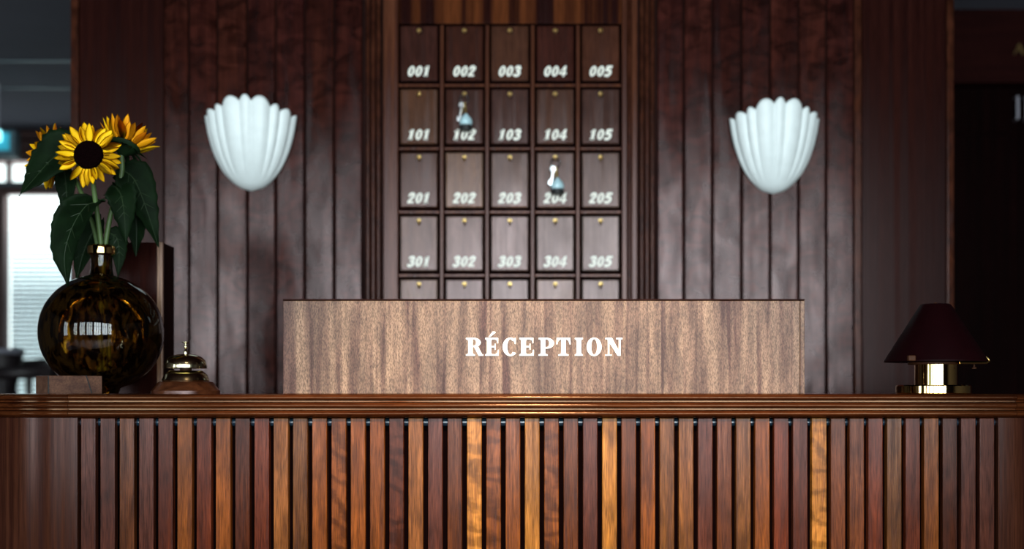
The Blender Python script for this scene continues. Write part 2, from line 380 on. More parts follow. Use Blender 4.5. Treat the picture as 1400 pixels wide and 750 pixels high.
def reeds(px0, px1):
    n = 3; w_ = (px1-px0)/n
    for k in range(n):
        c = wx(px0+w_*(k+0.5)); r = w_*0.40*sw
        t = bmesh.new()
        pr = [(c+r*math.cos(a), WY+0.006-r*0.9*math.sin(a)) for a in [PI*i/10 for i in range(11)]]
        pr = [(c+r, WY+0.016)]+pr+[(c-r, WY+0.016)]
        a_ = [t.verts.new((x, y, 0.0)) for x, y in pr]; b_ = [t.verts.new((x, y, ZT)) for x, y in pr]
        for i in range(len(pr)-1): t.faces.new((a_[i], a_[i+1], b_[i+1], b_[i]))
        t.faces.new((a_[-1], a_[0], b_[0], b_[-1])); t.faces.new(a_); t.faces.new(b_)
        bmesh.ops.recalc_face_normals(t, faces=t.faces)
        obj('reed', t, M['edge'], wb, (c, WY, 1.3), smooth=True)
reeds(499, 521); reeds(874, 896)

# ------------------------------------------------------------------ key cabinet
KY = WY-0.012; sk = S(KY)
def K(px, py): 
    p = P(px, py, KY); return p.x, p.z
kx0, _ = K(524, 0); kx1, _ = K(871, 0)
CC = [573.2+61.95*i for i in range(5)]; RT = [35.5+86.4*i for i in range(6)]      # column centres, row tops
_, kzb = K(0, RT[5]+14)
kc = thing('key_cabinet', ((kx0+kx1)/2, KY+0.03, kzb), 'dark wooden pigeonhole key board with rows of white numbered panels', 'key cabinet')
obj('backing', box(kx0+0.005, kx1-0.005, KY+0.004, KY+0.022, kzb, CEIL-0.02), M['black'], kc)
def kbox(name, px0, px1, py0, py1, y0, y1, m, bev=0.003):
    a, zt = K(px0, py0); b_, zb = K(px1, py1)
    return obj(name, box(a, b_, y0, y1, zb, zt, bev), M[m], kc, ((a+b_)/2, y0, (zb+zt)/2))
yf = KY-0.010
kbox('stile', 524.5, 545, -240, RT[5]+12, yf-0.004, KY+0.012, 'cabinet')
kbox('stile', 849.5, 857, -240, RT[5]+12, yf-0.006, KY+0.012, 'cabinet')
kbox('bead', 857.5, 862.5, -240, RT[5]+12, yf-0.010, KY+0.012, 'edge', 0.005)
kbox('stile', 863, 871, -240, RT[5]+12, yf, KY+0.012, 'cabinet')
kbox('header', 546, 849, -240, 33.5, yf, KY+0.012, 'header')
for i in range(1, 5):
    x = (CC[i-1]+CC[i])/2
    kbox('divider', x-2.6, x+2.6, 35, RT[5]+8, yf+0.002, KY+0.012, 'cabinet', 0.003)
for j in range(1, 6):
    for i in range(5):
        kbox('rail', CC[i]-27.8, CC[i]+27.8, RT[j]-6.6, RT[j]-2.4, yf+0.001, KY+0.012, 'cabinet', 0.0025)
# a key panel with hook and numerals
pw, ph = 25.4*sk, 75.0*sk
pm = mesh_of('key_panel', box(-pw, pw, 0, 0.022, -ph/2, ph/2, 0.004, 2), M['keypanel'])
def hook_mesh():
    bm = lathe([(0, 0.0), (0.0075, 0.0), (0.0075, 0.002), (0.005, 0.004), (0, 0.004)], 0, 0, 14)
    bmesh.ops.rotate(bm, verts=bm.verts, cent=(0, 0, 0), matrix=Matrix.Rotation(PI/2, 3, 'X'))
    pts = [(0, -0.002, 0), (0, -0.012, 0), (0, -0.017, -0.004)]
    pts += [(0, -0.019-0.009*math.sin(a)+0.0, -0.012-0.008*math.cos(a)+0.0) for a in [PI*0.9*k/6 for k in range(7)]][::1]
    pts = [(0, -0.002, 0), (0, -0.010, 0.0), (0, -0.013, -0.006), (0, -0.016, -0.011), (0, -0.021, -0.012), (0, -0.025, -0.008), (0, -0.025, -0.001)]
    tube(spline(pts, 4), 0.0028, 8, bm)
    return mesh_of('hook', bm, M['hook'], True)
hm = hook_mesh()
def stroke(bm, pts, w, dep, f):
    y = [0]
    for k, (a, b_) in enumerate(zip(pts, pts[1:])):
        a = Vector(a); b_ = Vector(b_); d = (b_-a).normalized(); n = Vector((-d.y, d.x))*w/2
        e = d*w*0.25
        poly = [f(*(a-e+n)), f(*(a-e-n)), f(*(b_+e-n)), f(*(b_+e+n))]
        extrude_poly(bm, poly, -dep-0.00005*k, 0.0005)
def ringpoly(bm, cx, cy, rx, ry, ix, iy, a0, a1, dep, f, n=28):
    for k in range(n):
        p, q = math.radians(a0+(a1-a0)*k/n), math.radians(a0+(a1-a0)*(k+1)/n)
        extrude_poly(bm, [f(cx+rx*math.cos(p), cy+ry*math.sin(p)), f(cx+rx*math.cos(q), cy+ry*math.sin(q)),
                          f(cx+ix*math.cos(q), cy+iy*math.sin(q)), f(cx+ix*math.cos(p), cy+iy*math.sin(p))], -dep, 0.0005)
def digit(bm, ch, x0, h, dep):
    f = lambda x, y: (x0+(x+0.24*(y-0.5))*h, (y-0.5)*h)
    if ch == '0': ringpoly(bm, .31, .5, 0.33, .53, .09, .36, 0, 360, dep, f, 20)
    if ch == '1': stroke(bm, [(.31, .04), (.31, .96)], .30, dep, f); stroke(bm, [(.08, .78), (.26, .93)], .16, dep, f); stroke(bm, [(.1, .05), (.52, .05)], .1, dep, f)
    if ch == '2': stroke(bm, [(.08, .72), (.15, .9), (.33, .95), (.5, .84), (.48, .66), (.3, .4), (.1, .1)], .25, dep, f); stroke(bm, [(.08, .08), (.56, .08)], .2, dep, f)
    if ch == '3': stroke(bm, [(.08, .82), (.2, .94), (.4, .93), (.5, .78), (.42, .6), (.26, .53), (.44, .46), (.54, .3), (.45, .1), (.25, .05), (.06, .15)], .25, dep, f)
    if ch == '4': stroke(bm, [(.46, .02), (.46, .98)], .22, dep, f); stroke(bm, [(.42, .96), (.02, .34)], .13, dep+.0002, f); stroke(bm, [(.0, .28), (.68, .28)], .15, dep+.0004, f)
    if ch == '5': stroke(bm, [(.56, .93), (.17, .93), (.12, .58), (.32, .62), (.5, .5), (.53, .27), (.36, .06), (.06, .1)], .25, dep, f)
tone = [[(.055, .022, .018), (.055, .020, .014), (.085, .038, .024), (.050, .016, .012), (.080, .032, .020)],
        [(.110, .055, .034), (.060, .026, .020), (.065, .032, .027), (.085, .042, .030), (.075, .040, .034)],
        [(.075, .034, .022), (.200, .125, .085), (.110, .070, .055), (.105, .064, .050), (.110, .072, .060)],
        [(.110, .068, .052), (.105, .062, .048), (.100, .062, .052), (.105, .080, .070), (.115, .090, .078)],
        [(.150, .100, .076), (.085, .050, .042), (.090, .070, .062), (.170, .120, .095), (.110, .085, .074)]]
panels = {}
for j in range(5):
    for i in range(5):
        x, zt = K(CC[i], RT[j]); zc = zt-38.4*sk
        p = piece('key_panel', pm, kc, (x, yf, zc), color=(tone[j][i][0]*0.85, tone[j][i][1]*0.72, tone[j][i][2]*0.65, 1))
        panels[(j, i)] = p
        piece('hook', hm, p, (x, yf, zt-7.5*sk))
        if j < 4:
            bm = bmesh.new(); h = 0.0315; s = '%d0%d' % (j, i+1)
            for q, ch in enumerate(s): digit(bm, ch, (q-1.5)*0.76*h+0.07*h, h, 0.0016)
            c = Vector((x, yf, zt-63.0*sk))
            bmesh.ops.translate(bm, verts=bm.verts, vec=c)
            obj('number', bm, M['number'], p, c)

# ---- hotel keys hanging on two hooks
def room_key(j, i, label, flip):
    x, zt = K(CC[i], RT[j]); zh = zt-7.5*sk; y = yf-0.021
    r = thing('room_key', (x, y, zh-0.013), label, 'key', 'room keys on hooks')
    s = sk
    ring = [(x+0.014*math.sin(a), y-0.001, zh-0.021-0.016*0.9*math.cos(a)+0.0) for a in [2*PI*k/24 for k in range(25)]]
    obj('key_ring', tube(ring, 0.0022, 6, cap=False), M['chrome'], r, smooth=True)
    z1 = zh-0.034
    bm = lathe([(0, -0.002), (0.009, -0.002), (0.011, 0), (0.009, 0.002), (0, 0.002)], 0, 0, 16)
    bmesh.ops.rotate(bm, verts=bm.verts, cent=(0, 0, 0), matrix=Matrix.Rotation(PI/2, 3, 'X'))
    bmesh.ops.translate(bm, verts=bm.verts, vec=(x-0.006, y-0.004, z1-0.008))
    box(x-0.009, x-0.002, y-0.006, y-0.003, z1-0.062, z1-0.012, 0.001, 1, bm)
    box(x-0.015, x-0.008, y-0.006, y-0.003, z1-0.060, z1-0.044, 0.001, 1, bm)
    bmesh.ops.rotate(bm, verts=bm.verts, cent=(x, y, z1), matrix=Matrix.Rotation(math.radians(9), 3, 'Y'))
    obj('key_blade', bm, M['chrome'], r)
    obj('strap', tube(spline([(x+0.001, y-0.003, z1), (x+0.004, y-0.004, z1-0.018), (x+0.005, y-0.006, z1-0.042)], 5), [0.004]*11, 8), M['hook'], r, smooth=True)
    zc = z1-0.058
    prof = [(0, zc+0.024), (0.006, zc+0.022), (0.008, zc+0.017), (0.017, zc+0.008), (0.021, zc-0.003), (0.019, zc-0.013), (0.012, zc-0.016)]
    obj('fob', lathe(prof+[(0, zc-0.016)], x+0.006, y-0.010, 24), M['fob'], r, smooth='all')
    obj('rubber_ring', lathe([(0, zc-0.015), (0.019, zc-0.014), (0.021, zc-0.022), (0.018, zc-0.029), (0, zc-0.029)], x+0.006, y-0.010, 24), M['tassel'], r, smooth=True)
room_key(1, 1, 'upper room key on a steel ring with a silver fob, second column', False)
room_key(2, 3, 'lower room key on a steel ring with a silver fob, fourth column', True)

# ------------------------------------------------------------------ shell sconces
def sconce(pxc, py_bot, py_top, half_px, label, seed):
    ctr = P(pxc, py_bot, WY-0.06)
    s = S(WY-0.06)
    H = (py_bot-py_top)*s*0.965; R = half_px*s; D = 0.105
    cx, cz = (pxc-700)*sw, CAMZ+(HOR-py_bot)*s
    t = thing('wall_sconce', (cx, WY, cz), label, 'wall lamp', 'shell wall sconces')
    # lobes across the half turn: alternating wide and narrow flutes
    ws = [1.0, 1.2, .75, 1.35, .8, 1.35, .75, 1.2, 1.0]; tot = sum(ws); bounds = [0]
    for w_ in ws: bounds.append(bounds[-1]+w_/tot)
    def lobe(u):
        for k in range(len(ws)):
            if u <= bounds[k+1]+1e-9:
                f = (u-bounds[k])/(bounds[k+1]-bounds[k])
                return math.sin(PI*min(max(f, 0), 1))**0.7*(0.55+0.45*ws[k]/1.3)
        return 0
    nu, nv = 132, 26
    out = bmesh.new(); outer = []; inner = []
    for inn in (0, 1):
        rows = []
        for v in range(nv+1):
            tt = v/nv
            row = []
            for k in range(nu+1):
                u = k/nu; a = PI*u
                lb = lobe(u)
                prof = math.sqrt(max(0, 1-(1-tt)**2.3))*0.80+0.20*tt
                edge = abs(math.cos(a))
                hh = H*(1-0.17*edge**1.6)*(1+0.085*lb) - 0.03*H
                rr = prof*(1+(0.105*lb-0.055)*min(1, tt*4.0))
                rr = max(rr-(0.045 if inn else 0), 0.0)
                z = cz+hh*tt+(0.006*(1-tt) if inn else 0)
                row.append(out.verts.new((cx-R*rr*math.cos(a), WY-0.002-D*rr*math.sin(a), z)))
            rows.append(row)
        for a_, b_ in zip(rows, rows[1:]):
            for k in range(nu):
                vsq = [a_[k], a_[k+1], b_[k+1], b_[k]]
                out.faces.new(vsq if inn else vsq[::-1])
        if inn == 0: outer = rows
        else: inner = rows
    for k in range(nu):
        out.faces.new((outer[-1][k], inner[-1][k], inner[-1][k+1], outer[-1][k+1]))
    bmesh.ops.remove_doubles(out, verts=out.verts, dist=1e-5)
    bmesh.ops.recalc_face_normals(out, faces=out.faces)
    obj('shell_shade', out, M['ceramic'], t, smooth='all')
    obj('back_plate', box(cx-R*0.45, cx+R*0.45, WY-0.012, WY+0.0, cz+H*0.3, cz+H*0.75, 0.004), M['ceramic'], t)
    bm = lathe([(0, cz+H*0.45), (0.016, cz+H*0.45), (0.016, cz+H*0.6), (0.028, cz+H*0.68), (0.026, cz+H*0.78), (0, cz+H*0.83)], cx, WY-0.045, 20)
    obj('bulb', bm, M['white'], t, smooth=True)
sconce(344.5, 257, 134, 62, 'white fluted shell wall lamp on the planks left of the key board', 1)
sconce(1057, 261, 138, 60.5, 'white fluted shell wall lamp on the planks right of the key board', 2)

# ------------------------------------------------------------------ reception counter
XL, XR = (97-700)*S(0), (1385-700)*S(0)
RC, CT = 0.35, 1.100
DEPTH = 0.80
rc = thing('reception_counter', ((XL+XR)/2, 0.4, 0.0), 'long reception counter with reeded top edge and upright wooden slats', 'counter')
def arc(side, a0=0.0, a1=90.0, n=18):
    X = XL if side < 0 else XR; out = []
    for k in range(n+1):
        a = math.radians(a0+(a1-a0)*k/n)
        out.append((X+side*RC*math.sin(a), RC-RC*math.cos(a), side*math.sin(a), -math.cos(a)))
    return out
# countertop slab
plan = [(x, y) for x, y, _, _ in arc(-1)[::-1]]+[(x, y) for x, y, _, _ in arc(1)]
plan = [(XL-RC, DEPTH)]+plan+[(XR+RC, DEPTH)]
bm = bmesh.new()
a_ = [bm.verts.new((x, y, CT-0.0005)) for x, y in plan]; b_ = [bm.verts.new((x, y, 1.052)) for x, y in plan]
bm.faces.new(a_); bm.faces.new(b_)
for k in range(len(plan)): bm.faces.new((a_[k], a_[(k+1) % len(plan)], b_[(k+1) % len(plan)], b_[k]))
bmesh.ops.recalc_face_normals(bm, faces=bm.faces)
obj('counter_top', bm, M['top'], rc)
# reeded edge moulding
def mould_profile():
    pr = [(-0.004, CT), (0.006, CT)]
    zs = [1.0925, 1.0760, 1.0592]
    for k, z in enumerate(zs):
        for i in range(13):
            a = math.radians(88-176*i/12)
            pr.append((0.0105+0.0085*math.cos(a), z+0.0058*math.sin(a)))
        if k < 2:
            zm = (zs[k]+zs[k+1])/2
            pr += [(0.0075, z-0.0062), (0.0075, zm+0.0018), (0.0125, zm+0.0016), (0.0125, zm-0.0010), (0.0075, zm-0.0012)]
    pr += [(0.008, 1.0510), (-0.004, 1.0497)]
    return pr
MP = mould_profile()
obj('edge_moulding', sweep(MP, [(XL, 0, 0, -1), (XR, 0, 0, -1)]), M['mould'], rc, smooth=True)
for sd in (-1, 1):
    X = XL-RC if sd < 0 else XR+RC
    obj('end_moulding', sweep(MP, arc(sd, 0.15)+[(X, DEPTH, sd, 0)]), M['mould'], rc, smooth=True)
# body behind the slats, plinth
bm = bmesh.new(); inset = 0.024
pl2 = [(XL-RC+inset, DEPTH-0.02)]+[(x-nx*inset, y-ny*inset) for x, y, nx, ny in arc(-1)[::-1]+arc(1)]+[(XR+RC-inset, DEPTH-0.02)]
a_ = [bm.verts.new((x, y, 1.0515)) for x, y in pl2]; b_ = [bm.verts.new((x, y, 0.0)) for x, y in pl2]
bm.faces.new(a_); bm.faces.new(b_)
for k in range(len(pl2)): bm.faces.new((a_[k], a_[(k+1) % len(pl2)], b_[(k+1) % len(pl2)], b_[k]))
bmesh.ops.recalc_face_normals(bm, faces=bm.faces)
obj('carcass', bm, M['black'], rc)
obj('glint_rail', tube([((105.8-700)*S(0), 0.024, 1.0395), ((1364.7-700)*S(0), 0.024, 1.0395)], 0.0085, 14), M['rail'], rc, smooth=True)  # added rail, shaped to catch blue glints at the tops of the gaps
obj('plinth', box((105.8-700)*S(0), (1364.7-700)*S(0), 0.006, 0.026, 0.0, 0.078, 0.002), M['boxdark'], rc)
# curved end panels
xa, xb = (105.8-700)*S(0), (1364.7-700)*S(0)
PP = [(0.0, 1.0495), (0.0, 0.0), (-0.023, 0.0), (-0.023, 1.0495)]
obj('curved_panel', sweep(PP, [(xa, 0, 0, -1)]+arc(-1)+[(XL-RC, DEPTH, -1, 0)]), M['panel'], rc, smooth=True)
obj('curved_panel', sweep(PP, [(xb, 0, 0, -1)]+arc(1)+[(XR+RC, DEPTH, 1, 0)]), M['panel'], rc, smooth=True)
# 48 slats
ctrl = [(0, 120.4), (3, 199.8), (7, 305), (12, 436.8), (17, 568.4), (20, 648.5), (24, 754), (27, 833.5), (33, 990.5), (38, 1120.2), (42, 1222.8), (47, 1349.6)]
def slat_px(i):
    for (i0, x0), (i1, x1) in zip(ctrl, ctrl[1:]):
        if i <= i1: return x0+(x1-x0)*(i-i0)/(i1-i0)
tc = dict(G=(.27, .112, .024), O=(.125, .038, .010), B=(.085, .026, .010), R=(.076, .018, .009), P=(.068, .021, .014), D=(.050, .014, .007), V=(.092, .036, .012), L=(.145, .055, .017))
codes = 'PPBPROR' 'ODRLVOOOO' 'DLPBGOOGOBPG' 'BOVLPBVORP' 'GBBRVROD' 'PP'
fig = {13, 16, 20, 21, 24, 38}
slz0, slz1 = 0.08, 1.0492
hw = 20.1*S(0)/2
sm = mesh_of('slat', box(-hw, hw, 0, 0.020, slz0-0.6, slz1-0.6, 0.0016, 2), M['slat'])
sm2 = sm.copy(); sm2.materials.clear(); sm2.materials.append(M['slatfig'])
for i in range(48):
    c = tc[codes[i] if i < len(codes) else 'P']; f = random.uniform(0.9, 1.12)
    piece('slat', sm2 if i in fig else sm, rc, ((slat_px(i)-700)*S(0), 0.0, 0.6), color=(c[0]*f, c[1]*f, c[2]*f, 1))

# ------------------------------------------------------------------ RÉCEPTION sign
SY = 0.030; ss = S(SY)
sx0, sx1 = (387-700)*ss, (1100-700)*ss; sz1 = CAMZ+(HOR-408.5)*ss
sg = thing('reception_sign', ((sx0+sx1)/2, SY+0.03, CT), 'long pale wooden board lettered RÉCEPTION standing on the counter', 'sign')
xe = (1094-700)*ss
obj('board', box(sx0, xe-0.0005, SY, SY+0.05, CT, sz1-0.0035, 0.0012), M['sign'], sg, ((sx0+xe)/2, SY, 1.2))
obj('end_strip', box(xe, sx1, SY, SY+0.05, CT, sz1-0.0035, 0.0012), M['sign'], sg, (sx1, SY, 1.25))
obj('top_strip', box(sx0, sx1, SY-0.001, SY+0.05, sz1-0.0033, sz1, 0.0008), M['boxdark'], sg)
LH = 24.3*ss; base_z = CAMZ+(HOR-486.0)*ss
def letter(ch, px0, px1):
    x0 = (px0-700)*ss; wd_ = (px1-px0)*ss; bm = bmesh.new(); dep = 0.003
    nat = dict(R=.985, E=.80, C=.76, P=.87, T=.82, I=.46, O=.86, N=.97)['E' if ch == 'É' else ch]
    k = [0]
    f = lambda x, y: (x0+x/nat*wd_, base_z+y*LH)
    def poly(*pts): k[0] += 1; extrude_poly(bm, [f(*p) for p in pts], -dep-0.00004*k[0], 0.0)
    def rect(a, b_, c, d): poly((a, b_), (c, b_), (c, d), (a, d))
    def ring(*a): k[0] += 1; ringpoly(bm, *a, dep+0.00004*k[0], f)
    def stemserif(a, b_, lo, hi, s0, s1):      # stem with bracketed slab serifs
        rect(a, 0, b_, 1)
        if lo: rect(s0, 0, s1, .075); poly((a, .17), (a-.03, .1), (s0+.02, .075), (a, .06)); poly((b_, .17), (b_, .06), (s1-.02, .075), (b_+.03, .1))
        if hi: rect(s0, .925, s1, 1); poly((a, .83), (a, .94), (s0+.02, .925), (a-.03, .9)); poly((b_, .83), (b_+.03, .9), (s1-.02, .925), (b_, .94))
    if ch in 'RP':
        stemserif(.13, .38, 1, 0, 0, .51); rect(0, .925, .45, 1); poly((.13, .83), (.13, .94), (.02, .925), (.1, .9))
        if ch == 'R':
            ring(.45, .745, .39, .255, .13, .175, -90, 90); rect(.36, .92, .46, 1); rect(.36, .49, .46, .57)
            poly((.44, .53), (.68, .53), (.92, .075), (.985, .075), (.985, 0), (.72, 0))
        else:
            ring(.46, .70, .41, .30, .14, .215, -90, 90); rect(.36, .915, .47, 1); rect(.36, .40, .47, .485)
    if ch in 'EÉ':
        stemserif(.1, .36, 1, 1, 0, .48)
        rect(.3, .915, .77, 1); poly((.77, 1), (.58, .915), (.70, .85), (.72, .70), (.77, .70))
        rect(.3, 0, .79, .085); poly((.79, 0), (.80, .33), (.75, .33), (.71, .16), (.58, .085))
        rect(.3, .465, .56, .545); poly((.47, .505), (.55, .56), (.565, .68), (.61, .68), (.61, .33), (.565, .33), (.55, .45))
        if ch == 'É': poly((.20, 1.06), (.30, 1.06), (.62, 1.30), (.58, 1.36), (.44, 1.36))
    if ch == 'C':
        ring(.44, .5, .44, .52, .17, .43, 52, 318)
        rect(.685, .66, .75, 1.0); poly((.70, .66), (.70, .93), (.60, .86), (.66, .78))
    if ch == 'T':
        stemserif(.28, .54, 1, 0, .12, .70); rect(.02, .915, .80, 1)
        poly((.02, 1), (.0, .64), (.06, .64), (.12, .84), (.26, .92)); poly((.80, 1), (.56, .92), (.70, .84), (.76, .64), (.82, .64))
    if ch == 'I': stemserif(.10, .36, 1, 1, 0, .46)
    if ch == 'O': ring(.43, .5, .43, .52, .17, .44, 0, 360)
    if ch == 'N':
        rect(.14, .03, .23, .97); rect(.76, .0, .86, .97); rect(0, 0, .36, .075); rect(0, .925, .3, 1); rect(.62, .925, .97, 1)
        poly((.06, 1), (.38, 1), (.86, .12), (.86, 0), (.70, 0))
    c = Vector(((x0+wd_/2), SY, base_z))
    bmesh.ops.translate(bm, verts=bm.verts, vec=(0, SY, 0))
    obj('letter', bm, M['white'], sg, c)
for ch, a, b_ in (('R', 92, 220), ('É', 234, 333), ('C', 362, 460), ('E', 485, 592), ('P', 626, 740), ('T', 757, 862), ('I', 893, 952), ('O', 980, 1090), ('N', 1117, 1243)):
    letter(ch, 620+a/5.385, 620+b_/5.385)

# ------------------------------------------------------------------ desk bell
BY = 0.115; sb = S(BY); bx = (254-700)*sb
bell = thing('desk_bell', (bx, BY, CT), 'brass desk bell on a round wooden base', 'bell')
def bz(py): return CAMZ+(HOR-py)*sb
obj('wooden_base', lathe([(0, CT), (46*sb, CT), (46*sb, bz(534)), (44.5*sb, bz(533)), (43.5*sb, bz(531)), (40*sb, bz(527)), (37*sb, bz(522.5)), (35*sb, bz(521.5)), (0, bz(521.5))], bx, BY, 56), M['bellwood'], bell, smooth=True)
obj('lower_skirt', lathe([(0, bz(521.5)), (31*sb, bz(521.5)), (32*sb, bz(519.5)), (31*sb, bz(517)), (29*sb, bz(512)), (25*sb, bz(508.5)), (22*sb, bz(506.5)), (0, bz(506))], bx, BY, 56), M['bellbrass'], bell, smooth=True)
obj('spindle', lathe([(0, bz(507)), (8*sb, bz(507)), (8*sb, bz(500)), (0, bz(500))], bx, BY, 20), M['bronze'], bell, smooth=True)
obj('bell_dome', lathe([(24*sb, bz(503)), (28*sb, bz(503.3)), (28.3*sb, bz(501)), (27.8*sb, bz(497)), (26*sb, bz(492)), (21*sb, bz(487.5)), (13*sb, bz(484.6)), (5*sb, bz(483.6)), (0, bz(483.5)),
                        (0, bz(485.5)), (12*sb, bz(486.5)), (20*sb, bz(490)), (24*sb, bz(496))], bx, BY, 56, closed=False), M['bellbrass'], bell, smooth=True)
obj('plunger', lathe([(0, bz(484)), (3.2*sb, bz(483.6)), (3.4*sb, bz(480.5)), (2.0*sb, bz(478.8)), (1.4*sb, bz(477)), (2.6*sb, bz(474.8)), (2.8*sb, bz(472.8)), (1.6*sb, bz(470.6)), (1.8*sb, bz(469.4)), (5.2*sb, bz(468)), (5.3*sb, bz(467)), (0, bz(466.4))], bx, BY, 28), M['bellbrass'], bell, smooth=True)

# ------------------------------------------------------------------ table lamp
LY = 0.17; sl = S(LY); lx = (1279-700)*sl
def lz(py): return CAMZ+(HOR-py)*sl
lamp = thing('table_lamp', (lx, LY, CT), 'small brass table lamp with a dark burgundy cone shade', 'lamp')
xd = (1276-700)*sl
obj('foot', lathe([(0, CT), (48.5*sl, CT), (49.5*sl, CT+0.002), (49.5*sl, lz(527.5)), (48*sl, lz(526)), (0, lz(526))], xd, LY, 64), M['brass'], lamp, smooth=True)
obj('column', lathe([(0, lz(526.2)), (28*sl, lz(526.2)), (28*sl, lz(497.5)), (0, lz(497.5))], lx+0.001, LY, 64), M['brass'], lamp, smooth=True)
obj('collar', lathe([(0, lz(498)), (34*sl, lz(498)), (34*sl, lz(495)), (0, lz(495))], lx-8*sl*0.3, LY, 48), M['bronze'], lamp, smooth=True)
obj('lamp_shade', lathe([(67.5*sl, lz(494.5)), (67.8*sl, lz(493)), (20.5*sl, lz(417)), (18*sl, lz(415.5)), (0, lz(414.5)), (0, lz(416.5)), (17*sl, lz(417.5)), (19*sl, lz(418.5)), (66*sl, lz(494))], lx, LY, 72), M['shade'], lamp, smooth=True)
obj('finial', lathe([(0, lz(415)), (2*sl, lz(414.8)), (1.6*sl, lz(413.2)), (0, lz(413))], lx, LY, 16), M['bronze'], lamp, smooth=True)
y2 = LY-0.060
h = [P(1312, 495.7, y2), P(1330, 495.9, y2+0.01), P(1349, 495.6, y2+0.03), P(1352.5, 493, y2+0.034), P(1350.5, 490.5, y2+0.034), P(1347.5, 487.5, y2+0.034)]
obj('shade_hook', tube(h, 0.0022, 8), M['hook'], lamp, smooth=True)
obj('hook_arm', tube([Vector((lx+0.03, LY, lz(496.3))), h[0]], 0.0022, 8), M['brass'], lamp, smooth=True)
obj('switch_knob', lathe([(0, lz(504)), (3*sl, lz(504)), (3.2*sl, lz(502.5)), (1*sl, lz(501.5)), (1*sl, lz(496)), (0, lz(496))], lx+46*sl, LY-0.03, 16), M['bronze'], lamp, smooth=True)
q = P(1247, 491, LY-0.11)
obj('shade_clip', box(q.x-0.008, q.x+0.008, LY-0.112, LY-0.098, lz(494.8), lz(487.5), 0.002), M['bronze'], lamp)

# ------------------------------------------------------------------ vase
VY = 0.28; sv = S(VY); vx = (139-700)*sv
def vz(py): return CAMZ+(HOR-py)*sv
vase = thing('glass_vase', (vx, VY, CT), 'round tortoiseshell brown glass vase holding sunflowers', 'vase')
RB, HB = 82.5*sv, 78.5*sv; zcv = vz(454.5)
po = []
for k in range(27):
    a = math.radians(-74+(72.5+74)*k/26)
    po.append((RB*math.cos(a)**0.94, zcv+HB*math.sin(a)))
nr = 14.2*sv
po = [(0, CT+0.001), (po[0][0]*0.9, CT+0.0005)]+[p for p in po if p[0] > nr*1.25 and p[1] > CT+0.003]
po += [(nr*1.12, vz(376)), (nr*1.0, vz(368)), (nr*0.98, vz(356)), (nr, vz(349))]
th = 0.0035
pi_ = [(max(r-th, 0), z+(th*0.6 if z < zcv else -th*0.3)) for r, z in po[2:]]
prof = po+[(nr, vz(348.5))]
obj('glass_body', lathe(prof, vx, VY, 64), M['glass'], vase, (vx, VY, zcv), smooth='all')
obj('gold_rim', lathe([(nr-th, vz(349)), (nr*1.08, vz(349.5)), (nr*1.3, vz(347)), (nr*1.34, vz(342)), (nr*1.3, vz(337)), (nr*1.1, vz(335)), (nr-th, vz(336))], vx, VY, 48, closed=True), M['brass'], vase, smooth=True)

# ------------------------------------------------------------------ sunflowers
def petal_mesh(L, Wd, curl, name, m):
    bm = bmesh.new(); rows = []
    for v in range(9):
        t = v/8; w_ = Wd/2*(math.sin(PI*min(1, t*0.97+0.03)**0.85)**0.75)*(1-0.15*t)+0.0006*(1-t)
        if v == 8: w_ = 0.0004
        y = L*t
        row = []
        for k in range(-2, 3):
            u = k/2
            row.append(bm.verts.new((w_*u, y, 0.14*w_*u*u*2+curl*L*t*t*0.25-0.04*L*math.sin(PI*t)*0.3)))
        rows.append(row)
    for a, b_ in zip(rows, rows[1:]):
        for k in range(4): bm.faces.new((a[k], a[k+1], b_[k+1], b_[k]))
    g = bmesh.ops.solidify(bm, geom=bm.faces[:], thickness=0.0006)
    return mesh_of(name, bm, m, 'all')
PM = [petal_mesh(1.0, .46, .3, 'petal', M['petal']), petal_mesh(1.0, .40, .8, 'petal', M['petal']), petal_mesh(1.0, .50, -.2, 'petal', M['petal']), petal_mesh(1.0, .42, .5, 'petal', M['petalback'])]
def basis(n, up=Vector((0, 0, 1))):
    n = n.normalized(); x = up.cross(n)
    if x.length < 1e-3: x = Vector((1, 0, 0))
    x.normalize(); y = n.cross(x)
    return Matrix((x, y, n)).transposed()
def put(o, parent, loc, R3, sc_=1.0):
    C.objects.link(o); o.parent = parent; W[o.name] = Vector(loc)
    o.matrix_basis = Matrix.Translation(Vector(loc)-wpos(parent)) @ (R3.to_4x4()) @ Matrix.Scale(sc_, 4)
    return o
